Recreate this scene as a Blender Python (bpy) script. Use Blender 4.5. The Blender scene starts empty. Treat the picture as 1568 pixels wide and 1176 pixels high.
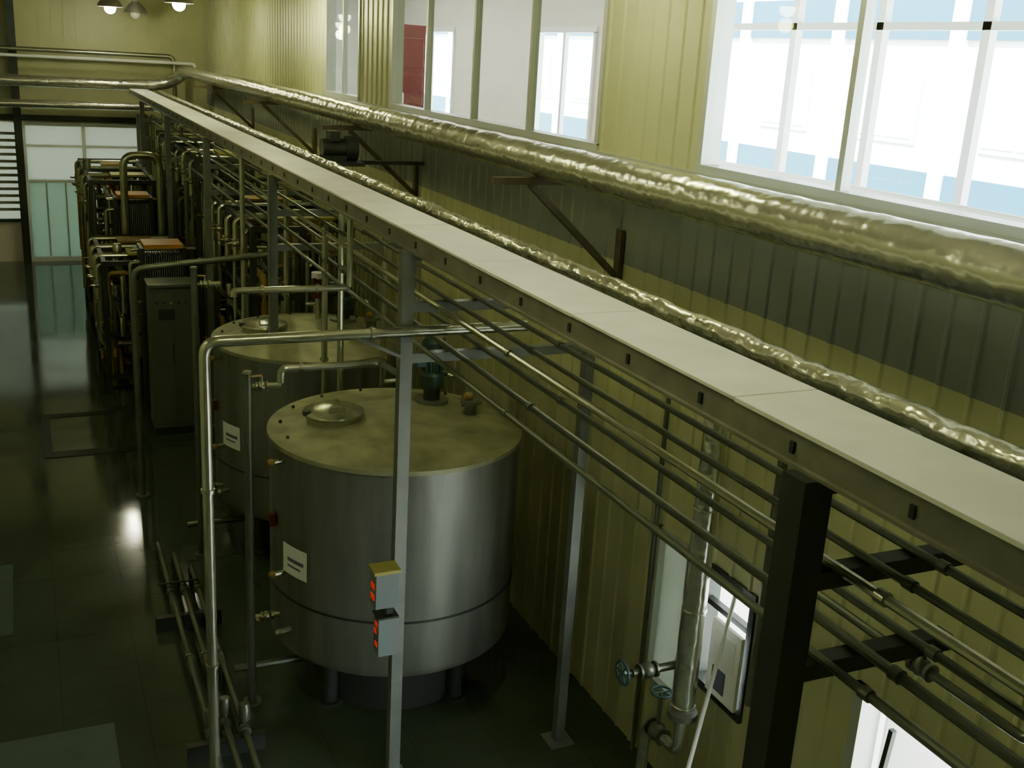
import bpy, math, random
from mathutils import Vector, Matrix
random.seed(7)
sc = bpy.context.scene

# ------------------------------------------------------------------ materials
def mat(name, col, rough=0.5, metal=0.0, var=0.0, vscale=4.0, bump=0.0, bscale=30.0, emit=None, estr=0.0, stretch=(1,1,1), spec=None, bdist=0.02):
    m = bpy.data.materials.new(name); m.use_nodes = True
    nt = m.node_tree; b = nt.nodes["Principled BSDF"]
    b.inputs["Base Color"].default_value = (*col, 1)
    b.inputs["Roughness"].default_value = rough
    b.inputs["Metallic"].default_value = metal
    if spec is not None: b.inputs["Specular IOR Level"].default_value = spec
    tc = nt.nodes.new("ShaderNodeTexCoord"); mp = nt.nodes.new("ShaderNodeMapping")
    mp.inputs["Scale"].default_value = stretch
    nt.links.new(tc.outputs["Object"], mp.inputs["Vector"])
    if var > 0:
        n = nt.nodes.new("ShaderNodeTexNoise"); n.inputs["Scale"].default_value = vscale; n.inputs["Detail"].default_value = 5
        nt.links.new(mp.outputs[0], n.inputs["Vector"])
        r = nt.nodes.new("ShaderNodeValToRGB")
        r.color_ramp.elements[0].position = 0.3; r.color_ramp.elements[1].position = 0.7
        r.color_ramp.elements[0].color = (*[max(0, c*(1-var)) for c in col], 1)
        r.color_ramp.elements[1].color = (*[min(1, c*(1+var*0.6)) for c in col], 1)
        nt.links.new(n.outputs["Fac"], r.inputs[0]); nt.links.new(r.outputs[0], b.inputs["Base Color"])
    if bump > 0:
        n2 = nt.nodes.new("ShaderNodeTexNoise"); n2.inputs["Scale"].default_value = bscale; n2.inputs["Detail"].default_value = 2
        nt.links.new(mp.outputs[0], n2.inputs["Vector"])
        bp = nt.nodes.new("ShaderNodeBump"); bp.inputs["Strength"].default_value = bump; bp.inputs["Distance"].default_value = bdist
        nt.links.new(n2.outputs["Fac"], bp.inputs["Height"]); nt.links.new(bp.outputs[0], b.inputs["Normal"])
    if emit:
        b.inputs["Emission Color"].default_value = (*emit, 1); b.inputs["Emission Strength"].default_value = estr
    return m

M = {}
M['wall'] = mat("panel_cream", (0.47,0.48,0.27), 0.42, 0, 0.10, 1.5)
M['wallshade'] = mat("panel_shade_band", (0.21,0.23,0.20), 0.42, 0, 0.10, 1.5)  # shadow below the upper windows, painted as a greyer panel colour
M['ceil'] = mat("ceiling_sheet", (0.16,0.14,0.08), 0.7, 0, 0.2, 1)
M['steel'] = mat("brushed_stainless", (0.215,0.23,0.20), 0.42, 0.6, 0.28, 5, 0.05, 60, stretch=(1,1,0.15))
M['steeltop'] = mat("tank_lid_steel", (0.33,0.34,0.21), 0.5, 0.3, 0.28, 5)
M['pipe'] = mat("polished_pipe", (0.44,0.46,0.34), 0.26, 0.85, 0.1, 8)
M['dpipe'] = mat("dull_pipe", (0.15,0.17,0.125), 0.4, 0.6, 0.15, 8)
M['foil'] = mat("aluminium_cladding", (0.62,0.63,0.53), 0.24, 0.85, 0.08, 3, 0.65, 5.5, bdist=.035)
M['foil2'] = mat("crumpled_foil", (0.64,0.65,0.50), 0.24, 0.85, 0.15, 6, 0.7, 9, bdist=.03)
M['white_pipe'] = mat("white_conduit", (0.72,0.76,0.74), 0.4)
M['beam'] = mat("painted_beam", (0.20,0.20,0.15), 0.5, 0.1, 0.25, 6)
M['tray'] = mat("galvanised_lid", (0.82,0.83,0.74), 0.55, 0.0, 0.10, 4)
M['post'] = mat("galvanised_post", (0.20,0.22,0.20), 0.42, 0.3, 0.2, 5)
M['dark'] = mat("dark_steel", (0.04,0.048,0.04), 0.5, 0.3, 0.2, 5)
M['black'] = mat("black_rubber", (0.03,0.035,0.03), 0.6)
M['brace'] = mat("rust_brace", (0.10,0.085,0.05), 0.6, 0.2, 0.3, 10)
M['frame'] = mat("window_frame_alu", (0.52,0.55,0.50), 0.35, 0.3)
M['whiteframe'] = mat("white_frame", (0.85,0.87,0.87), 0.4)
M['paintwhite'] = mat("white_paint", (0.80,0.76,0.68), 0.6, 0, 0.04, 2)
M['red'] = mat("red_paint", (0.10,0.015,0.014), 0.4)
M['redled'] = mat("red_display", (0.5,0.02,0.01), 0.4, emit=(1,0.03,0.01), estr=0.35)
M['blue'] = mat("blue_cladding", (0.0,0.075,0.13), 0.5)
M['bwhite'] = mat("white_cladding", (0.85,0.87,0.88), 0.5)
M['bgrey'] = mat("facade_window", (0.6,0.66,0.68), 0.4)
M['orange'] = mat("orange_cover", (0.55,0.24,0.03), 0.5)
M['brown'] = mat("brown_cover", (0.30,0.20,0.05), 0.5)
M['yellow'] = mat("yellow_paint", (0.33,0.31,0.08), 0.5)
M['green'] = mat("green_motor", (0.02,0.06,0.045), 0.4)
M['bluegreen'] = mat("valve_blue", (0.03,0.09,0.10), 0.4)
M['cab'] = mat("cabinet_green_grey", (0.10,0.12,0.085), 0.45, 0.1, 0.1, 3)
M['label'] = mat("label_white", (0.80,0.82,0.85), 0.5)
M['ink'] = mat("label_ink", (0.12,0.12,0.2), 0.6)
M['mat'] = mat("floor_plate", (0.045,0.085,0.068), 0.35, 0, 0.15, 4)
M['concrete'] = mat("concrete", (0.62,0.62,0.58), 0.8, 0, 0.1, 1)
M['slab'] = mat("slab", (0.5,0.5,0.46), 0.7)
M['boxgrey'] = mat("box_grey", (0.16,0.20,0.20), 0.45)
M['bulb'] = mat("lamp_bulb", (1,1,0.9), 0.4, emit=(1.0,0.97,0.70), estr=60)
M['bulboff'] = mat("lamp_globe", (0.6,0.6,0.5), 0.2)
M['tube'] = mat("tube_lamp", (1,1,1), 0.4, emit=(1.0,0.93,0.80), estr=45)
M['reflector'] = mat("reflector", (0.55,0.55,0.5), 0.3, 0.8)

def floor_mat():
    m = bpy.data.materials.new("floor_tiles"); m.use_nodes = True
    nt = m.node_tree; b = nt.nodes["Principled BSDF"]
    tc = nt.nodes.new("ShaderNodeTexCoord")
    br = nt.nodes.new("ShaderNodeTexBrick"); br.offset = 0.0
    br.inputs["Scale"].default_value = 1.0
    br.inputs["Brick Width"].default_value = 0.6; br.inputs["Row Height"].default_value = 0.6
    br.inputs["Mortar Size"].default_value = 0.005
    br.inputs["Color1"].default_value = (0.066,0.096,0.066,1); br.inputs["Color2"].default_value = (0.072,0.10,0.070,1)
    br.inputs["Mortar"].default_value = (0.056,0.08,0.058,1)
    nt.links.new(tc.outputs["Object"], br.inputs["Vector"])
    n = nt.nodes.new("ShaderNodeTexNoise"); n.inputs["Scale"].default_value = 1.3; n.inputs["Detail"].default_value = 6
    nt.links.new(tc.outputs["Object"], n.inputs["Vector"])
    mx = nt.nodes.new("ShaderNodeMixRGB"); mx.blend_type = 'MULTIPLY'; mx.inputs[0].default_value = 0.5
    nt.links.new(br.outputs["Color"], mx.inputs[1]); nt.links.new(n.outputs["Fac"], mx.inputs[2])
    nt.links.new(mx.outputs[0], b.inputs["Base Color"])
    mr = nt.nodes.new("ShaderNodeMapRange"); mr.inputs[1].default_value = 0.3; mr.inputs[2].default_value = 0.7
    mr.inputs[3].default_value = 0.06; mr.inputs[4].default_value = 0.13
    nt.links.new(n.outputs["Fac"], mr.inputs[0]); nt.links.new(mr.outputs[0], b.inputs["Roughness"])
    b.inputs["Specular IOR Level"].default_value = 0.8
    return m
M['floor'] = floor_mat()

def glass_mat():
    m = bpy.data.materials.new("clear_glass"); m.use_nodes = True
    nt = m.node_tree; nt.nodes.clear()
    o = nt.nodes.new("ShaderNodeOutputMaterial"); t = nt.nodes.new("ShaderNodeBsdfTransparent")
    g = nt.nodes.new("ShaderNodeBsdfGlossy"); g.inputs["Roughness"].default_value = 0.02
    t.inputs[0].default_value = (0.93,0.97,0.96,1)
    mx = nt.nodes.new("ShaderNodeMixShader"); mx.inputs[0].default_value = 0.04
    nt.links.new(t.outputs[0], mx.inputs[1]); nt.links.new(g.outputs[0], mx.inputs[2]); nt.links.new(mx.outputs[0], o.inputs[0])
    return m
M['glass'] = glass_mat()
def frost_mat(name, col):
    m = bpy.data.materials.new(name); m.use_nodes = True
    nt = m.node_tree; nt.nodes.clear()
    o = nt.nodes.new("ShaderNodeOutputMaterial"); t = nt.nodes.new("ShaderNodeBsdfTranslucent"); t.inputs[0].default_value = (*col,1)
    g = nt.nodes.new("ShaderNodeBsdfPrincipled"); g.inputs["Base Color"].default_value = (*col,1); g.inputs["Roughness"].default_value = 0.3
    mx = nt.nodes.new("ShaderNodeMixShader"); mx.inputs[0].default_value = 0.5
    nt.links.new(t.outputs[0], mx.inputs[1]); nt.links.new(g.outputs[0], mx.inputs[2]); nt.links.new(mx.outputs[0], o.inputs[0])
    return m
M['frost'] = frost_mat("frosted_glass", (0.27,0.29,0.25))
M['frostdark'] = frost_mat("tinted_strip_curtain", (0.17,0.21,0.17))

# ------------------------------------------------------------------ mesh builder
class B:
    def __init__(s, name):
        s.name=name; s.v=[]; s.f=[]; s.m=[]; s.sm=[]; s.mats=[]
    def mi(s, k):
        if k not in s.mats: s.mats.append(k)
        return s.mats.index(k)
    def quad(s, pts, k, smooth=False):
        i=len(s.v); s.v += [tuple(p) for p in pts]; s.f.append(tuple(range(i,i+len(pts)))); s.m.append(s.mi(k)); s.sm.append(smooth)
    def box(s, lo, hi, k):
        x0,y0,z0=lo; x1,y1,z1=hi
        if x0>x1:x0,x1=x1,x0
        if y0>y1:y0,y1=y1,y0
        if z0>z1:z0,z1=z1,z0
        i=len(s.v)
        s.v += [(x0,y0,z0),(x1,y0,z0),(x1,y1,z0),(x0,y1,z0),(x0,y0,z1),(x1,y0,z1),(x1,y1,z1),(x0,y1,z1)]
        for f in [(0,3,2,1),(4,5,6,7),(0,1,5,4),(1,2,6,5),(2,3,7,6),(3,0,4,7)]:
            s.f.append(tuple(i+j for j in f)); s.m.append(s.mi(k)); s.sm.append(False)
    def bar(s, p1, p2, w, h, k, up=(0,0,1)):
        p1=Vector(p1); p2=Vector(p2); d=(p2-p1).normalized(); u=Vector(up)
        if abs(d.dot(u))>0.98: u=Vector((0,1,0))
        a=d.cross(u).normalized(); b=a.cross(d).normalized()
        i=len(s.v)
        for p in (p1,p2):
            for sx,sy in ((-1,-1),(1,-1),(1,1),(-1,1)):
                s.v.append(tuple(p+a*sx*w/2+b*sy*h/2))
        for f in [(3,2,1,0),(4,5,6,7),(0,1,5,4),(1,2,6,5),(2,3,7,6),(3,0,4,7)]:
            s.f.append(tuple(i+j for j in f)); s.m.append(s.mi(k)); s.sm.append(False)
    def tube(s, pts, r, k, seg=12, bend=None, closed=False, rj=0.0, cap=True):
        pts=[Vector(p) for p in pts]
        if bend and len(pts)>2:
            out=[pts[0]]
            for i in range(1,len(pts)-1):
                a,b,c=pts[i-1],pts[i],pts[i+1]
                d1=(a-b); d2=(c-b); L=min(bend,d1.length*.49,d2.length*.49)
                A=b+d1.normalized()*L; C=b+d2.normalized()*L
                for j in range(7):
                    t=j/6; out.append(A*(1-t)**2+b*2*t*(1-t)+C*t*t)
            out.append(pts[-1]); pts=out
        n=len(pts); i0=len(s.v); N=None
        for i,p in enumerate(pts):
            if closed: d=(pts[(i+1)%n]-pts[i-1]).normalized()
            else: d=(pts[min(i+1,n-1)]-pts[max(i-1,0)]).normalized()
            if N is None:
                N=d.orthogonal().normalized()
            else:
                N=(N-d*N.dot(d)).normalized()
            Bv=d.cross(N)
            for j in range(seg):
                a=2*math.pi*j/seg
                rr=r*(1+random.uniform(-rj,rj)) if rj else r
                s.v.append(tuple(p+(N*math.cos(a)+Bv*math.sin(a))*rr))
        m=s.mi(k)
        for i in range(n if closed else n-1):
            i2=(i+1)%n
            for j in range(seg):
                j2=(j+1)%seg
                s.f.append((i0+i*seg+j,i0+i*seg+j2,i0+i2*seg+j2,i0+i2*seg+j)); s.m.append(m); s.sm.append(True)
        if cap and not closed:
            s.f.append(tuple(i0+j for j in reversed(range(seg)))); s.m.append(m); s.sm.append(False)
            s.f.append(tuple(i0+(n-1)*seg+j for j in range(seg))); s.m.append(m); s.sm.append(False)
    def cyl(s, p1, p2, r, k, seg=20): s.tube([p1,p2], r, k, seg)
    def lathe(s, c, prof, k, seg=48, axis='z'):
        i0=len(s.v); n=len(prof); m=s.mi(k)
        for (r,h) in prof:
            for j in range(seg):
                a=2*math.pi*j/seg; x=r*math.cos(a); y=r*math.sin(a)
                q=(x,y,h) if axis=='z' else ((h,x,y) if axis=='x' else (y,h,x))
                s.v.append((c[0]+q[0],c[1]+q[1],c[2]+q[2]))
        for i in range(n-1):
            for j in range(seg):
                j2=(j+1)%seg
                s.f.append((i0+i*seg+j,i0+i*seg+j2,i0+(i+1)*seg+j2,i0+(i+1)*seg+j)); s.m.append(m)
                s.sm.append(True)
    def ring(s, c, R, r, k, axis='z', seg=28, rs=8):
        pts=[]
        for j in range(seg):
            a=2*math.pi*j/seg; x=R*math.cos(a); y=R*math.sin(a)
            q=(x,y,0) if axis=='z' else ((0,x,y) if axis=='x' else (x,0,y))
            pts.append((c[0]+q[0],c[1]+q[1],c[2]+q[2]))
        s.tube(pts, r, k, rs, closed=True)
    def sphere(s, c, r, k, seg=14):
        s.lathe(c, [(r*math.sin(math.pi*i/8)+1e-5, -r*math.cos(math.pi*i/8)) for i in range(9)], k, seg)
    def wheel(s, c, R, k, axis='x'):
        s.ring(c, R, R*.11, k, axis)
        for a in (0,60,120):
            a=math.radians(a); x=R*math.cos(a); y=R*math.sin(a)
            q=Vector((0,x,y)) if axis=='x' else (Vector((x,0,y)) if axis=='y' else Vector((x,y,0)))
            s.cyl(Vector(c)-q, Vector(c)+q, R*.07, k, 6)
    def flange(s, c, r, k, axis='z', t=.012):
        s.lathe(c, [(0.001,-t),(r,-t),(r,t),(0.001,t)], k, 20, axis)
    def valve(s, c, r, pipeaxis='y', handle='up', k='pipe', hk='dark'):
        s.sphere(c, r*1.7, k, 12)
        s.flange((c[0]-(r*1.8 if pipeaxis=='x' else 0), c[1]-(r*1.8 if pipeaxis=='y' else 0), c[2]-(r*1.8 if pipeaxis=='z' else 0)), r*1.6, k, pipeaxis, .008)
        s.flange((c[0]+(r*1.8 if pipeaxis=='x' else 0), c[1]+(r*1.8 if pipeaxis=='y' else 0), c[2]+(r*1.8 if pipeaxis=='z' else 0)), r*1.6, k, pipeaxis, .008)
        if handle=='up':
            s.cyl(c,(c[0],c[1],c[2]+r*3.6), r*.45, k, 8); s.bar((c[0],c[1],c[2]+r*3.6),(c[0]-r*5,c[1]-r*1,c[2]+r*4),r*.9,r*.5,hk)
        elif handle=='left':
            s.cyl(c,(c[0]-r*3.6,c[1],c[2]), r*.45, k, 8); s.bar((c[0]-r*3.6,c[1],c[2]),(c[0]-r*3.8,c[1]-r*4.5,c[2]+r),r*.9,r*.5,hk)
        elif handle=='act':
            s.cyl(c,(c[0],c[1],c[2]+r*3), r*.5, k, 8); s.lathe((c[0],c[1],c[2]+r*3),[(.001,0),(r*1.7,0),(r*1.7,r*4),(r*1.2,r*5),(.001,r*5)],k,14)
    def done(s, bevel=0):
        me=bpy.data.meshes.new(s.name); me.from_pydata(s.v,[],s.f)
        for k in s.mats: me.materials.append(M[k])
        me.polygons.foreach_set("material_index", s.m); me.polygons.foreach_set("use_smooth", s.sm)
        me.update()
        o=bpy.data.objects.new(s.name, me); sc.collection.objects.link(o)
        if bevel:
            bv=o.modifiers.new("bevel",'BEVEL'); bv.width=bevel; bv.segments=2; bv.limit_method='ANGLE'; bv.angle_limit=math.radians(50)
        es=o.modifiers.new("es",'EDGE_SPLIT'); es.split_angle=math.radians(28)
        return o

# ------------------------------------------------------------------ camera (eye on an upstairs gallery, 5 m up)
cd = bpy.data.cameras.new("camera"); cam = bpy.data.objects.new("camera", cd); sc.collection.objects.link(cam)
cd.lens = 37.9; cd.sensor_width = 36; cd.clip_end = 200; cd.clip_start=0.05
R = Matrix((( 0.9136, 0.0669, -0.4010),(-0.4026,0.2862,-0.8695),(0.0566,0.9558,0.2884))).to_4x4()
cam.matrix_world = Matrix.Translation((0,0,5)) @ R
sc.camera = cam

XW=4.0; YE=26.4; ZC=6.3; XL=-4.0; YB=-1.5
# ------------------------------------------------------------------ room shell
b=B("floor"); b.box((XL-.2,YB-.2,-.12),(XW+.12,YE+.2,0),'floor'); b.done()
b=B("ceiling"); b.box((XL-.2,YB-.2,ZC),(8.6,YE+.2,ZC+.15),'ceil')
for y in range(0,27,3): b.box((XL,y-.06,ZC-.22),(XW,y+.06,ZC),'ceil')
b.done()
b=B("wall_left"); b.box((XL-.15,YB-.2,0),(XL,YE+.2,ZC),'wall'); b.done()
b=B("wall_back"); b.box((XL,YB-.15,0),(XW+.1,YB,ZC),'wall'); b.done()

openings=[(0.8,5.97,4.41,5.95),(7.37,12.5,4.41,5.95),(13.86,15.5,4.41,5.95),(4.85,5.40,1.03,1.84),(5.60,5.95,.70,1.84),(2.3,3.87,0.0,1.80)]
b=B("wall_right")
RD=.012
def prof_pts():
    y=YB; out=[]
    while y<YE:
        out += [y,y+.014,y+.034,y+.048]; y+=.2
    return [p for p in out if p<=YE]
def dx(yy):
    k=((yy-YB)%.2)
    if k<.014: return RD*k/.014
    if k<.034: return RD
    if k<.048: return RD*(.048-k)/.014
    return 0
ys=sorted(set([round(p,4) for p in prof_pts()]+[YE]+[o[0] for o in openings]+[o[1] for o in openings]))
for a,c in zip(ys[:-1],ys[1:]):
    mid=(a+c)/2
    cuts=sorted([(o[2],o[3]) for o in openings if o[0]<=mid<=o[1]])
    z=0; segs=[]
    for z0,z1 in cuts:
        if z0>z+1e-4: segs.append((z,z0))
        z=z1
    if z<ZC: segs.append((z,ZC))
    for z0,z1 in segs:
        xa=XW-dx(a+1e-5); xc=XW-dx(c-1e-5)
        for s0,s1,k in ((0,3.60,'wall'),(3.60,4.35,'wallshade'),(4.35,ZC,'wall')):  # middle strip carries the painted shadow under the sill
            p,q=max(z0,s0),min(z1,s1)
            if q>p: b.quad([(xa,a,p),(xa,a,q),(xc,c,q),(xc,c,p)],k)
        b.quad([(XW+.1,a,z0),(XW+.1,c,z0),(XW+.1,c,z1),(XW+.1,a,z1)],'paintwhite')
b.done()

def window(name, y0,y1,z0,z1, mull=(), rails=(), fw=.05, fk='frame', glass=True, x=XW, d=.12):
    b=B(name)
    b.box((x-.03,y0-fw*.4,z0-fw),(x+d,y1+fw*.4,z0+.01),fk); b.box((x-.02,y0-fw*.4,z1-.01),(x+d,y1+fw*.4,z1+fw),fk)
    b.box((x-.02,y0-fw*.4,z0),(x+d,y0+fw*.6,z1),fk); b.box((x-.02,y1-fw*.6,z0),(x+d,y1+fw*.4,z1),fk)
    for m_ in mull: b.box((x+.005,m_-fw*.45,z0),(x+.07,m_+fw*.45,z1),fk)
    for r_ in rails: b.box((x+.01,y0,r_-.02),(x+.06,y1,r_+.02),fk)
    if glass: b.box((x+.035,y0,z0),(x+.041,y1,z1),'glass')
    return b.done()
window("window_1",0.8,5.97,4.41,5.95,(4.65,3.3,2.0))
window("window_2",7.37,12.5,4.41,5.95,(8.70,10.0,11.35))
window("window_3",13.86,15.5,4.41,5.95,(14.7,))
b=B("trim_1")
b.box((XW-.045,0.5,4.33),(XW,16.2,4.37),'frame'); b.done()
window("window_4",4.85,5.40,1.03,1.84,(),(1.60,),.05,'dark',glass=False)
b=B("window_sash"); b.box((XW-.06,4.86,1.05),(XW-.035,5.18,1.58),'whiteframe')
b.box((XW-.064,4.91,1.28),(XW-.06,5.13,1.52),'label'); b.box((XW-.066,4.98,1.10),(XW-.06,5.12,1.26),'ink')
b.done()
b=B("window_5"); 
b.box((XW-.02,5.57,.66),(XW+.1,5.60,1.88),'frame'); b.box((XW-.02,5.95,.66),(XW+.1,5.98,1.88),'frame'); b.box((XW-.02,5.57,1.84),(XW+.1,5.98,1.88),'frame'); b.box((XW-.02,5.57,.66),(XW+.1,5.98,.70),'frame')
b.box((XW+.03,5.6,.7),(XW+.04,5.95,1.84),'frost'); b.done()
b=B("door_1")
b.box((XW-.03,3.83,0),(XW+.12,3.90,1.86),'frame'); b.box((XW-.03,2.24,0),(XW+.12,2.30,1.86),'frame'); b.box((XW-.03,2.24,1.80),(XW+.12,3.90,1.86),'frame')
b.bar((XW+.14,3.80,.9),(XW+.60,3.55,.9),.04,1.72,'whiteframe')
b.bar((XW-.05,3.72,.05),(XW-.02,3.60,1.74),.03,.03,'dark')
b.done()

# end wall
b=B("wall_end")
dz=3.08
b.box((XL,YE,dz),(XW,YE+.15,ZC),'wall'); b.box((XL,YE,0),(-1.6,YE+.15,dz),'wall'); b.box((2.5,YE,0),(XW,YE+.15,dz),'wall')
b.box((-1.6,YE,0),(0.0,YE+.15,.95),'paintwhite'); 
yy=XL
while yy<XW:
    b.box((yy,YE-.015,dz+.05),(yy+.03,YE,ZC),'wall'); yy+=.25
b.done()
b=B("door_2")
for x in (0.06,1.28,2.45): b.box((x-.035,YE-.05,0),(x+.035,YE+.1,dz),'whiteframe')
for z in (dz-.07,2.55,1.78): b.box((0.03,YE-.04,z),(2.45,YE+.06,z+.05),'whiteframe')
b.box((0.03,YE-.04,0),(2.45,YE+.06,.1),'whiteframe')
b.box((0.03,YE,1.83),(2.45,YE+.02,dz),'frost'); b.box((0.03,YE-.01,.1),(1.28,YE+.01,1.78),'frostdark'); b.box((1.28,YE,.1),(2.45,YE+.02,1.78),'frost')
b.box((1.30,YE-.055,1.45),(1.62,YE-.04,1.62),'green')
for xx in (.45,.85): b.box((xx-.012,YE-.02,.1),(xx+.012,YE+.02,1.78),'frame')
b.done()
b=B("window_6")
b.box((-1.6,YE,.95),(0,YE+.02,dz),'frost')
for i in range(12): b.box((-1.55,YE-.05,1.15+i*.15),(-.12,YE-.01,1.21+i*.15),'beam')
b.box((-1.6,YE-.06,.90),(-.1,YE,.97),'green')
b.done()
b=B("steel_column"); b.box((-.09,YE-.30,0),(.01,YE-.15,ZC),'dark'); b.box((-.12,YE-.32,0),(.04,YE-.30,ZC),'dark'); b.box((-.12,YE-.15,0),(.04,YE-.13,ZC),'dark'); b.done()
b=B("door_header_beam"); b.box((XL,YE-.12,3.12),(XW,YE-.02,3.24),'dark'); b.done()

# ------------------------------------------------------------------ insulated pipes
b=B("insulated_header_pipe")
seg=[]; yy=-.8
while yy<24.6:
    seg.append((3.3+random.uniform(-.003,.003),yy,4.34+random.uniform(-.003,.003))); yy+=.12
seg+= [(3.3,24.75,4.33),(3.25,24.95,4.25),(3.12,25.12,4.14),(2.95,25.2,4.06),(2.7,25.22,4.02),(2.0,25.22,4.0),(XL+.02,25.22,4.0)]
b.tube(seg,.12,'foil',26,rj=.018)
b.done()
b=B("wall_service_pipe"); b.tube([(3.62,-.8,4.37),(3.62,25.6,4.37),(3.62,25.6,4.49),(XL+.02,25.6,4.49)],.035,'white_pipe',12,.12); b.done()
b=B("wall_service_pipe"); b.tube([(3.80,-.8,4.345),(3.80,25.9,4.345)],.028,'white_pipe',12,.12); b.done()
b=B("end_wall_pipe"); b.tube([(3.2,25.75,3.0),(3.2,25.75,4.62),(XL+.02,25.75,4.62)],.05,'pipe',14,.15); b.done()
b=B("end_wall_pipe"); b.tube([(2.75,24.0,3.56),(2.75,25.0,3.56),(XL+.02,25.0,3.54)],.085,'foil',18,.2); b.done()

def bracket(y):
    b=B("pipe_bracket")
    b.bar((2.93,y,4.195),(XW-.013,y,4.195),.05,.05,'brace')
    b.bar((3.22,y,4.17),(XW-.04,y,3.50),.045,.045,'brace')
    b.box((XW-.043,y-.04,3.40),(XW-.013,y+.04,3.85),'brace')
    b.done()
for y in (2.2,6.87,11.5,16.1,20.8): bracket(y)

# ------------------------------------------------------------------ cable tray with beam
b=B("cable_tray_beam")
b.box((2.15,-.8,3.83),(2.19,24.6,3.935),'beam')
b.box((2.13,-.8,3.83),(2.24,24.6,3.842),'beam'); 
b.box((2.46,-.8,3.83),(2.49,24.6,3.93),'beam')
y=-.8
while y<24.5:
    L=1.22
    b.box((2.145,y,3.935+random.uniform(0,.004)),(2.50,min(y+L-.008,24.6),3.95),'tray'); y+=L
y=-.6
while y<24.5:
    b.box((2.142,y,3.865),(2.152,y+.02,3.905),'dark'); y+=.52
b.done()
b=B("foil_lagged_pipe")
seg=[]; yy=-.8
while yy<24.4:
    seg.append((2.72+random.uniform(-.006,.006),yy,3.905+random.uniform(-.006,.006))); yy+=.07
b.tube(seg,.050,'foil2',16,rj=.06)
b.done()

# ------------------------------------------------------------------ rack frames
FY=[2.43,6.3,10.3,14.3,18.3,22.2]
def frame(y, inner=True, w=.08, pk='post'):
    b=B("pipe_rack_frame")
    b.box((2.14-w/2,y-w/2,0.012),(2.14+w/2,y+w/2,3.83),pk)
    b.box((2.14-.1,y-.1,0),(2.14+.1,y+.1,.012),pk)
    xe=3.47 if inner else 2.85
    if inner:
        b.box((3.47-w*.45,y-w*.45,0.012),(3.47+w*.45,y+w*.45,3.17),pk); b.box((3.37,y-.1,0),(3.57,y+.1,.012),pk)
    b.box((2.14,y-.03,3.77),(2.80,y+.03,3.83),pk); b.box((2.68,y-.03,3.83),(2.76,y+.03,3.85),pk)
    b.box((2.17,y-.035,3.44),(2.9,y+.035,3.50),pk)
    b.box((2.17,y-.035,3.11),(xe,y+.035,3.17),pk)
    b.done()
frame(2.43,False,.11,'dark')
for y in FY[1:]: frame(y)
for (x,z,r,k) in [(2.27,3.518,.018,'pipe'),(2.42,3.515,.015,'dpipe'),(2.62,3.516,.016,'dpipe'),
                (2.27,3.187,.016,'dpipe'),(2.44,3.19,.019,'dpipe'),(2.66,3.188,.017,'dpipe')]:
    b=B("rack_pipe"); ye=random.uniform(20,24)
    b.tube([(x,-.8,z),(x,ye,z),(x,ye,z-.8)],r,k,10,.08)
    for yj in (1.5,4.3,8.1,12.5,16.4):
        b.flange((x,yj+x*.3,z),r*1.35,k,'y',.02)
    b.done()
b=B("rack_branch_pipe")
b.tube([(2.85,-.8,3.30),(2.85,2.0,3.30),(2.85,2.0,2.98),(2.85,3.2,2.98),(3.6,3.2,2.98)],.018,'dpipe',10,.07)
b.valve((2.85,2.5,2.98),.022,'y','up','dpipe'); b.valve((2.85,1.7,3.30),.022,'y','up','dpipe'); b.done()

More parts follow.
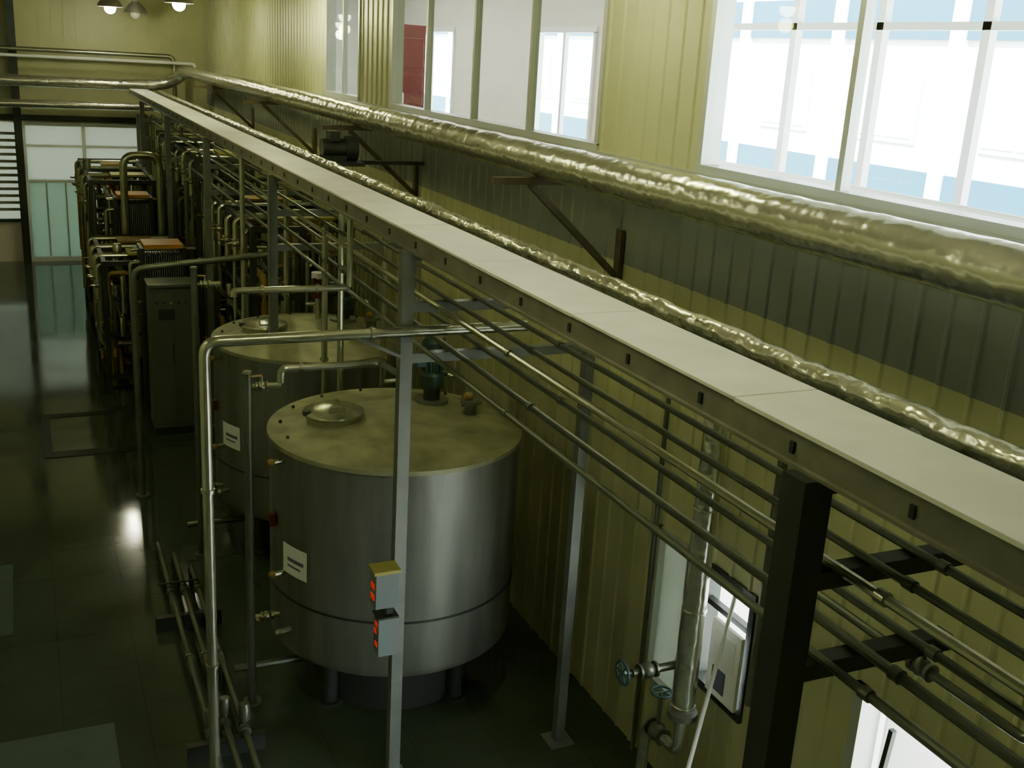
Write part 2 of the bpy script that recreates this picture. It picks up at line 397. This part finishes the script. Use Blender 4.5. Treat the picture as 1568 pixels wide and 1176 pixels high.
# ------------------------------------------------------------------ tanks
def tank(cx,cy,redtop=False):
    b=B("storage_tank")
    zb=.50; zt=2.16; r=.985
    b.lathe((cx,cy,0),[(.001,zb-.16),(.35,zb-.14),(.8,zb-.06),(r-.04,zb-.02),(r-.012,zb),(r,zb+.03),(r,zb+.05),(r,zb+.43),(r,zb+.448)],'steel',96)
    b.lathe((cx,cy,0),[(r,zb+.448),(r+.006,zb+.449),(r+.006,zb+.465),(r,zb+.466)],'dark',96)
    b.lathe((cx,cy,0),[(r,zb+.466),(r,zb+.49),(r,zt-.03)],'steel',96)
    b.lathe((cx,cy,0),[(r,zt-.03),(r+.018,zt-.029),(r+.018,zt+.005),(r-.03,zt+.012),(r-.08,zt+.01),(.75,zt+.045),(.3,zt+.075),(.001,zt+.08)],'steeltop',96)
    for a in (30,120,210,300):
        a=math.radians(a); x=cx+.70*math.cos(a); y=cy+.70*math.sin(a)
        b.cyl((x,y,.0),(x,y,zb+.02),.06,'black',16); b.flange((x,y,.012),.1,'black','z',.012)
    b.lathe((cx,cy,0),[(.62,0),(.66,0),(.66,.30),(.62,.30)],'black',48)
    hx,hy=cx-.47,cy+.13
    b.lathe((hx,hy,zt),[(.215,.0),(.215,.10),(.235,.10),(.24,.115),(.235,.13),(.20,.14),(.08,.165),(.001,.17)],'pipe',40)
    b.bar((hx-.25,hy-.02,zt+.13),(hx-.19,hy-.02,zt+.13),.05,.03,'dark'); b.bar((hx-.1,hy+.24,zt+.1),(hx+.1,hy+.24,zt+.12),.03,.03,'steel')
    b.tube([(hx-.06,hy-.1,zt+.15),(hx-.06,hy-.1,zt+.19),(hx+.06,hy-.1,zt+.19),(hx+.06,hy-.1,zt+.15)],.008,'pipe',8,.02)
    ax,ay=cx+.42,cy+.35
    b.flange((ax,ay,zt+.07),.14,'steel','z',.02); b.cyl((ax,ay,zt+.05),(ax,ay,zt+.2),.07,'dark')
    b.lathe((ax,ay,zt+.2),[(.001,0),(.10,0),(.10,.1),(.08,.13),(.08,.33),(.095,.33),(.095,.38),(.05,.42),(.001,.42)],'green',20)
    for i in range(12):
        a=i*math.pi/6; b.bar((ax+.085*math.cos(a),ay+.085*math.sin(a),zt+.34),(ax+.085*math.cos(a),ay+.085*math.sin(a),zt+.52),.01,.02,'green')
    b.box((ax-.15,ay-.05,zt+.38),(ax-.08,ay+.05,zt+.48),'bluegreen')
    if redtop:
        b.cyl((ax-.25,ay+.1,zt+.05),(ax-.25,ay+.1,zt+.3),.03,'pipe',12); b.box((ax-.31,ay+.04,zt+.3),(ax-.19,ay+.16,zt+.52),'red'); b.flange((ax-.25,ay+.1,zt+.54),.07,'label','z',.03)
    nx,ny=cx+.63,cy+0.0
    b.cyl((nx,ny,zt+.03),(nx,ny,zt+.16),.05,'steel'); b.flange((nx,ny,zt+.16),.085,'steel','z',.015); b.sphere((nx-.02,ny,zt+.20),.04,'brown')
    b.tube([(nx+.02,ny+.2,zt),(nx+.02,ny+.2,zt+.3),(nx-.12,ny+.35,zt+.3),(nx-.12,ny+.35,zt+.6)],.02,'pipe',8,.05)
    b.tube([(cx+.25,cy+.5,zt),(cx+.25,cy+.5,zt+.22),(cx+.05,cy+.5,zt+.22)],.018,'pipe',8,.04)
    for a in range(20,200,24):
        a=math.radians(a); b.sphere((cx+.9*math.cos(a),cy+.9*math.sin(a),zt+.03),.014,'dark',8)
    for (ang,z) in ((195,zt-.10),(195,zb+.65),(200,zb+.2)):
        a=math.radians(ang); p=Vector((cx+r*math.cos(a),cy+r*math.sin(a),z)); q=Vector((cx+(r+.1)*math.cos(a),cy+(r+.1)*math.sin(a),z))
        b.cyl(p-(q-p)*.5,q,.022,'pipe',10); b.sphere(q,.03,'brown' if z>1 else 'pipe',10)
    a=math.radians(186); q=Vector((cx+(r+.03)*math.cos(a),cy+(r+.03)*math.sin(a),zb+1.0)); b.box(q-Vector((.02,.03,.02)),q+Vector((.02,.03,.08)),'red')
    for (da0,da1,z0,z1,k,rr) in ((-8,9,1.17,1.41,'label',1.006),(-4,7,1.28,1.31,'ink',1.009),(-4,5,1.235,1.25,'ink',1.009)):
        A=203; n=8
        for i in range(n):
            a0=math.radians(A+da0+(da1-da0)*i/n); a1=math.radians(A+da0+(da1-da0)*(i+1)/n); R_=r*rr
            b.quad([(cx+R_*math.cos(a0),cy+R_*math.sin(a0),z0),(cx+R_*math.cos(a1),cy+R_*math.sin(a1),z0),(cx+R_*math.cos(a1),cy+R_*math.sin(a1),z1),(cx+R_*math.cos(a0),cy+R_*math.sin(a0),z1)],k)
    b.tube([(cx,cy,zb-.15),(cx,cy,.22),(cx-1.3,cy,.22)],.03,'dpipe',10,.08)
    b.done()
tank(2.57,7.72)
tank(2.60,10.6,True)

def standpipe(x,y,top,zlink):
    b=B("tank_level_pipe")
    b.tube([(x,y,0.0),(x,y,top)],.034,'dpipe',14); b.flange((x,y,.012),.07,'dpipe')
    b.lathe((x,y,top),[(.034,0),(.04,.005),(.03,.02),(.001,.025)],'dpipe',14)
    b.tube([(x,y,zlink),(x+.24,y,zlink)],.022,'pipe',10)
    b.valve((x+.10,y,zlink),.022,'x','up','pipe','brown')
    b.tube([(x,y,.75),(x+.22,y,.75)],.022,'pipe',10); b.valve((x+.12,y,.75),.022,'x','left','pipe','brown')
    b.done()
standpipe(1.38,7.55,2.72,2.62)
standpipe(1.40,10.3,2.95,2.8)
b=B("portal_pipe")
b.tube([(2.95,6.22,3.33),(.89,6.22,3.33),(.89,6.22,0.0)],.034,'pipe',16,.09); b.flange((.89,6.22,.015),.08,'pipe')
b.flange((1.9,6.22,3.33),.045,'pipe','x'); b.flange((.89,6.22,2.4),.042,'pipe','z'); b.flange((.89,6.22,1.2),.042,'pipe','z')
b.bar((1.75,6.27,3.33),(2.10,6.27,3.16),.04,.02,'post')
b.done()
b=B("branch_pipe")
b.tube([(2.10,6.62,3.02),(1.42,6.62,3.02),(1.42,6.62,2.93)],.024,'pipe',12,.06); b.bar((2.12,6.34,3.02),(2.08,6.64,3.02),.03,.03,'post'); b.flange((1.55,6.62,3.02),.034,'pipe','x')
b.done()
b=B("branch_pipe")
b.tube([(2.14,7.6,3.32),(1.30,7.6,3.32),(1.30,7.6,3.28)],.024,'pipe',12,.05); b.flange((1.5,7.6,3.32),.034,'pipe','x'); b.flange((1.9,7.6,3.32),.034,'pipe','x')
b.tube([(2.14,7.6,3.32),(2.14,7.6,3.83)],.024,'pipe',12)
b.done()
for (x,y,z) in ((2.44,8.93,3.82),(2.38,9.25,3.50),(2.62,11.9,3.5),(2.2,12.2,3.8),(3.2,9.1,3.5),(2.9,9.15,3.5)):
    b=B("vertical_pipe"); b.cyl((x,y,0),(x,y,z),.028,'pipe',12); b.flange((x,y,.01),.06,'pipe'); b.flange((x,y,2.3),.04,'pipe'); b.done()
b=B("portal_pipe")
b.tube([(2.5,12.0,3.5),(2.5,12.0,2.76),(1.0,12.0,2.62),(1.0,12.0,0)],.036,'dpipe',14,.12); b.flange((1.0,12.0,.015),.08,'dpipe'); b.flange((1.7,12.0,2.685),.045,'dpipe','x'); b.done()

b=B("control_box")
b.box((1.93,6.12,1.47),(2.09,6.25,1.72),'boxgrey'); b.box((1.915,6.11,1.72),(2.10,6.26,1.745),'yellow')
b.box((1.96,6.14,1.10),(2.09,6.25,1.38),'boxgrey'); b.box((1.95,6.13,1.38),(2.10,6.26,1.395),'dark')
b.box((2.02,6.17,1.395),(2.07,6.23,1.47),'dark')
for z in (1.52,1.60): b.box((1.924,6.15,z),(1.93,6.22,z+.04),'redled')
for z,a in ((1.33,0),(1.27,.02),(1.18,0)): b.box((1.954,6.16+a,z-.016),(1.96,6.21+a,z+.016),'redled')
b.done(.004)

for i,(x,z) in enumerate(((.98,.16),(1.10,.16),(1.22,.16))):
    b=B("floor_pipe")
    b.tube([(x,5.3,0),(x,5.3,z),(x,10.4-i*.3,z),(x,10.4-i*.3,0.0)],.024,'dpipe',12,.07)
    b.valve((x,7.0+.12*(i%2),z),.026,'y','act','dpipe'); b.valve((x,9.3,z),.024,'y','up','dpipe','dark')
    b.flange((x,8.1,z),.038,'pipe','y')
    for ys_ in (6.2,7.9,9.7): b.box((x-.02,ys_-.02,0),(x+.02,ys_+.02,z-.02),'dark')
    b.done()
b=B("floor_pipe_rack")
for y in (6.95,8.9): b.box((.80,y-.03,0),(1.36,y+.03,.13),'dark')
b.done()
b=B("drain_channel"); b.box((.0,13.5,.0),(1.25,13.7,.008),'black'); b.box((.0,13.7,0),(.10,15.2,.008),'black'); b.box((.1,15.05,0),(.95,15.2,.008),'black'); b.done()
b=B("floor_plate"); b.box((-.45,6.9,0),(.35,7.6,.012),'mat'); b.done()
b=B("floor_plate"); b.box((-1.4,9.2,0),(-.35,10.6,.012),'mat'); b.done()

# ------------------------------------------------------------------ wall-side riser and fittings at lower right
b=B("lagged_riser_pipe")
seg=[]; z=.95
while z<3.05: seg.append((3.74+random.uniform(-.003,.003),5.12,z)); z+=.12
seg += [(3.75,5.12,3.12),(3.79,5.12,3.20),(3.86,5.12,3.25),(3.90,5.12,3.26)]
b.tube(seg,.075,'foil',24,rj=.02)
for z in (1.0,1.7,2.4,3.0): b.ring((3.74,5.12,z),.076,.006,'foil','z',24,6)
b.flange((3.74,5.12,.93),.10,'steel','z',.02)
b.tube([(3.74,5.12,.93),(3.74,5.12,.62),(3.74,5.5,.62),(3.72,5.5,.40),(3.72,5.5,0)],.04,'foil',16,.1)
b.valve((3.74,5.38,.62),.04,'y','none','dpipe')
b.cyl((3.74,5.38,.62),(3.74,5.38,.92),.014,'steel',8); b.wheel((3.74,5.38,.93),.07,'bluegreen','z')
b.done()
b=B("wall_valve"); 
b.tube([(3.98,5.58,.98),(3.62,5.58,.98)],.03,'dpipe',12); b.valve((3.74,5.58,.98),.035,'x','none','dpipe')
b.cyl((3.62,5.58,.98),(3.55,5.58,1.0),.012,'steel',8); b.wheel((3.54,5.58,1.0),.085,'bluegreen','x'); b.done()
b=B("drain_manifold_pipe")
b.tube([(3.55,5.25,0),(3.55,5.25,.45),(3.55,4.6,.45),(3.75,4.3,.45),(3.75,4.3,0)],.03,'pipe',14,.1)
b.tube([(3.70,5.1,0),(3.70,5.1,.30),(3.70,4.5,.30),(3.98,4.5,.30)],.03,'pipe',14,.1)
b.valve((3.55,4.95,.45),.03,'y','up','pipe','bluegreen'); b.done()
b=B("leaning_rod"); b.tube([(3.25,4.55,0.0),(3.96,5.0,1.85)],.014,'white_pipe',10); b.done()
b=B("conduit_drop"); b.tube([(3.96,6.0,0),(3.96,6.0,3.3)],.018,'dpipe',8); b.done()
b=B("conduit_drop"); b.tube([(3.95,4.72,1.2),(3.95,4.72,3.0)],.03,'dpipe',10); b.done()

# ------------------------------------------------------------------ far process equipment
def cabinet(x,y,w,d,h):
    b=B("electrical_cabinet")
    b.box((x,y,.1),(x+w,y+d,h),'cab'); b.box((x+.02,y+.02,0),(x+w-.02,y+d-.02,.1),'dark')
    b.box((x-.02,y-.03,h),(x+w+.02,y+d+.02,h+.04),'cab')
    b.box((x+.03,y-.012,.16),(x+w/2-.01,y,h-.05),'cab'); b.box((x+w/2+.01,y-.012,.16),(x+w-.03,y,h-.05),'cab')
    b.box((x+w/2-.03,y-.03,h*.5),(x+w/2-.015,y-.012,h*.62),'black')
    for i in range(5): b.cyl((x+.08+i*.09,y-.02,h-.2),(x+.08+i*.09,y-.01,h-.2),.018,('red','green','yellow')[i%3],8)
    b.box((x+.1,y-.018,h-.42),(x+.3,y-.01,h-.28),'black')
    b.done(.004)
cabinet(1.35,14.0,.58,.42,1.98)
def skid(x0,x1,y0,y1,top,n,seed):
    rnd=random.Random(seed); b=B("process_skid")
    for x in (x0,(x0+x1)/2,x1):
        for y in (y0,(y0+y1)/2,y1): b.box((x-.035,y-.035,0),(x+.035,y+.035,top),'dark')
    for z in (.25,top*.45,top*.72,top-.03):
        for y in (y0,(y0+y1)/2,y1): b.box((x0,y-.03,z-.03),(x1,y+.03,z+.03),'dark')
        for x in (x0,x1): b.box((x-.03,y0,z-.03),(x+.03,y1,z+.03),'dark')
    for i in range(n):
        k=rnd.choice(['pipe','dpipe','dpipe','dpipe','pipe','brown']); r=rnd.choice([.022,.03,.04])
        x=rnd.uniform(x0,x1); y=rnd.uniform(y0,y1); z=rnd.uniform(.5,top-.15); z2=rnd.uniform(.3,top-.1)
        t=i%3
        if t==0:
            xa,xb=x0-.05,rnd.uniform(x,x1); b.tube([(xa,y,z2),(xa,y,z),(xb,y,z),(xb,y,0.1)],r,k,10,.09); b.valve(((xa+xb)/2,y,z),r,'x','up',k,rnd.choice(['yellow','dark','red']))
        elif t==1:
            ya,yb=y0,rnd.uniform(y,y1); b.tube([(x,ya,z2),(x,ya,z),(x,yb,z),(x,yb,.1)],r,k,10,.09); b.valve((x,(ya+yb)/2,z),r,'y','act',k)
        else:
            b.tube([(x,y,.1),(x,y,z),(x+.25,y,z),(x+.25,y,top-.2)],r,k,10,.08); b.valve((x,y,z*.6),r,'z','left',k,'yellow')
    for j in range(6):
        yv=y0+(y1-y0)*j/6+.1; zv=top-.06+.05*(j%2)
        b.tube([(x0-.08,yv,zv-.5),(x0-.08,yv,zv),(x1+.05,yv,zv)],.035,'pipe',10,.08)
        b.valve((x0-.08,yv,zv-.3),.03,'z','left','pipe','brown')
    # sheet-metal covers over the manifolds
    b.box((x0+.35,y0+.3,top+.02),(x1-.1,y0+.75,top+.05),'yellow')
    b.box((x0+.3,(y0+y1)/2+.25,top+.02),(x1-.25,(y0+y1)/2+.7,top+.05),'brown')
    b.done()
skid(.95,2.0,16.0,18.2,1.95,46,1)
skid(1.0,2.0,19.2,22.6,2.7,46,2)
skid(2.35,3.5,12.4,15.8,3.0,46,3)
skid(2.35,3.5,16.6,21.5,3.35,52,4)
def exchanger(x,y,z,L,ck='orange'):
    b=B("plate_heat_exchanger")
    b.box((x,y,z-.9),(x+.05,y+.45,z+.15),'dark'); b.box((x+L,y,z-.9),(x+L+.05,y+.45,z+.15),'dark')
    b.cyl((x-.1,y+.22,z+.1),(x+L+.2,y+.22,z+.1),.025,'pipe',10); b.cyl((x-.1,y+.22,z-.8),(x+L+.2,y+.22,z-.8),.025,'pipe',10)
    n=int(L/.03)
    for i in range(n): b.box((x+.06+i*.03,y+.04,z-.75),(x+.075+i*.03,y+.41,z+.05),'steel')
    b.box((x+.05,y-.02,z+.15),(x+L,y+.47,z+.2),ck)
    for zz in (z-.6,z-.05): b.tube([(x,y+.1,zz),(x-.12,y+.1,zz),(x-.12,y+.1,0)],.03,'pipe',10,.07)
    b.box((x,y+.1,0),(x+.05,y+.3,z-.9),'dark'); b.box((x+L,y+.1,0),(x+L+.05,y+.3,z-.9),'dark')
    b.done()
exchanger(1.3,18.5,2.35,.55)
exchanger(1.45,23.0,2.3,.45)
exchanger(1.35,15.0,2.15,.55,'orange')
def column_vessel(x,y,r,h,z0=.5):
    b=B("evaporator_column")
    b.lathe((x,y,0),[(.04,z0-.3),(r*.5,z0-.12),(r,z0),(r,z0+h),(r*.75,z0+h+r*.4),(r*.3,z0+h+r*.6),(.05,z0+h+r*.62)],'steel',32)
    for a in (45,135,225,315):
        a=math.radians(a); b.cyl((x+r*.85*math.cos(a),y+r*.85*math.sin(a),0),(x+r*.85*math.cos(a),y+r*.85*math.sin(a),z0+.1),.03,'dark',8)
    b.ring((x,y,z0+h*.6),r+.01,.012,'steel'); b.ring((x,y,z0+h),r+.01,.012,'steel')
    b.tube([(x,y,z0+h+r*.6),(x,y,z0+h+r*.6+.25),(x+.4,y-.3,z0+h+r*.6+.25),(x+.4,y-.3,.2)],.05,'foil',14,.15)
    b.done()
column_vessel(2.35,24.3,.13,2.9)
column_vessel(2.9,22.9,.35,2.4)
b=B("vapour_elbow_duct"); b.tube([(1.45,18.32,0),(1.45,18.32,3.2),(2.0,18.32,3.2),(2.0,18.32,0)],.06,'pipe',18,.2); b.done()
b=B("tray_actuator_motor")
b.box((2.80,11.0,3.84),(3.25,11.5,3.88),'dark'); b.cyl((2.85,11.25,4.0),(3.1,11.25,4.0),.10,'dark',18); b.box((2.92,11.15,4.08),(3.02,11.35,4.18),'dark')
b.lathe((3.16,11.25,4.0),[(.001,-.06),(.13,-.06),(.13,.06),(.001,.06)],'dark',20,'x'); b.box((2.85,11.17,3.88),(3.1,11.33,3.93),'dark')
b.bar((2.8,11.25,3.86),(3.98,11.25,3.86),.05,.04,'dark')
b.done()

# ------------------------------------------------------------------ lamps
def lamp(x,y,z,power,col=(1,.93,.45),rad=.10):
    b=B("pendant_lamp")
    b.lathe((x,y,z),[(.24,0),(.22,.06),(.14,.16),(.07,.22),(.06,.34),(.001,.35)],'reflector',28)
    b.cyl((x,y,z+.34),(x,y,ZC-.0),.012,'dark',8)
    b.sphere((x,y,z-.02),.11,'bulb' if power>0 else 'bulboff',14)
    o=b.done()
    if power<=0: return
    l=bpy.data.lights.new("lamp_light",'POINT'); l.energy=power; l.color=col; l.shadow_soft_size=rad
    lo=bpy.data.objects.new("lamp_light",l); sc.collection.objects.link(lo); lo.location=(x,y,z-.24); lo.parent=o
YG=(.96,1.0,.34)
lamp(1.75,23.4,5.52,65,(1,1,.62)); lamp(3.25,15.6,5.75,68,YG)
lamp(2.37,25,5.47,0); lamp(2.6,20,5.58,48,YG)
lamp(3.0,6.6,5.95,32,YG)
lamp(1.6,3.6,5.9,27,YG); lamp(1.2,10.2,5.9,38,YG); lamp(-1.8,6.0,5.9,15,YG); lamp(-1.8,13.0,5.9,18,YG)

# ------------------------------------------------------------------ gallery rooms beyond the windows and the outside
b=B("floor_gallery"); b.box((XW+.1,-1.7,3.05),(7.5,26.4,3.2),'slab'); b.done()
b=B("wall_gallery_partition")
b.bar((4.12,6.78,4.75),(7.4,12.15,4.75),.08,3.1,'paintwhite'); b.box((XW+.1,24,3.2),(7.4,24.1,ZC),'paintwhite'); b.done()
b=B("wall_gallery_back")
def bw(y0,y1,z0,z1): b.box((7.4,y0,z0),(7.5,y1,z1),'paintwhite')
bw(12.0,13.9,3.2,ZC); bw(13.9,15.9,3.2,3.9); bw(13.9,15.9,5.42,ZC); bw(15.9,19.4,3.2,ZC); bw(19.4,22,3.2,3.9); bw(19.4,22,5.42,ZC); bw(22,24.1,3.2,ZC)
b.done()
window("window_7",13.9,15.9,3.9,5.42,(14.9,),(),.07,'whiteframe',True,7.38,.14)
window("window_8",19.4,22,3.9,5.42,(20.7,),(),.07,'whiteframe',True,7.38,.14)
b=B("fire_hose_cabinet"); b.box((4.95,15.2,3.2),(5.35,15.6,5.38),'red'); b.box((4.98,15.19,3.5),(5.32,15.2,5.2),'red'); b.box((5.0,15.17,4.3),(5.03,15.19,4.45),'label'); b.done(.01)
b=B("gallery_tube_lamp"); b.box((5.6,11,6.2),(5.8,21,6.29),'whiteframe'); b.box((5.63,11.05,6.18),(5.77,20.95,6.2),'tube'); b.done()
b=B("window_9")
X=6.4
for y in [ -1.6+1.1*i for i in range(11)]: b.box((X,y-.04,3.2),(X+.07,y+.04,ZC),'whiteframe')
for z in (5.42,): b.box((X,-1.6,z-.03),(X+.07,10.4,z+.03),'frame')
b.box((X,-1.6,3.2),(X+.06,10.4,3.75),'blue')
b.done()
b=B("gallery_railing")
b.tube([(5.6,-1.2,4.22),(5.6,8.8,4.22)],.03,'whiteframe',10); 
for i in range(10): b.cyl((5.6,-1.1+i,3.2),(5.6,-1.1+i,4.22),.02,'whiteframe',8)
b.done()
b=B("neighbour_building")
X=15
b.box((X,-25,0),(X+.4,60,7.6),'bwhite')
b.box((X-.1,-25,2.55),(X,60,3.45),'blue'); b.box((X-.1,-25,5.75),(X,60,6.5),'blue'); b.box((X-.15,-25,7.4),(X+.5,60,8.2),'blue')
for i in range(-8,20):
    y=i*3.1
    b.box((X-.05,y,3.9),(X,y+1.6,5.2),'bgrey'); b.box((X-.07,y+.1,4.0),(X-.04,y+.75,5.1),'bwhite'); b.box((X-.07,y+.85,4.0),(X-.04,y+1.5,5.1),'bwhite')
    b.box((X-.14,y-.9,0),(X,y-.55,7.4),'bwhite')
    b.box((X-.05,y,.9),(X,y+1.6,2.2),'bgrey')
b.done()
b=B("ground_outside"); b.box((XW+.12,-60,-.15),(120,90,-.02),'concrete'); b.box((-20,YE+.2,-.15),(XW+.12,90,-.02),'concrete'); b.done()

# ------------------------------------------------------------------ daylight
w=bpy.data.worlds.new("world"); sc.world=w; w.use_nodes=True
bg=w.node_tree.nodes["Background"]; bg.inputs[0].default_value=(0.88,0.97,0.98,1); bg.inputs[1].default_value=26.0
s=bpy.data.lights.new("sun",'SUN'); s.energy=85; s.angle=.02; s.color=(1,.98,.93)
so=bpy.data.objects.new("sun",s); sc.collection.objects.link(so)
so.rotation_euler = Vector((.62,.25,-.75)).to_track_quat('-Z','Y').to_euler()
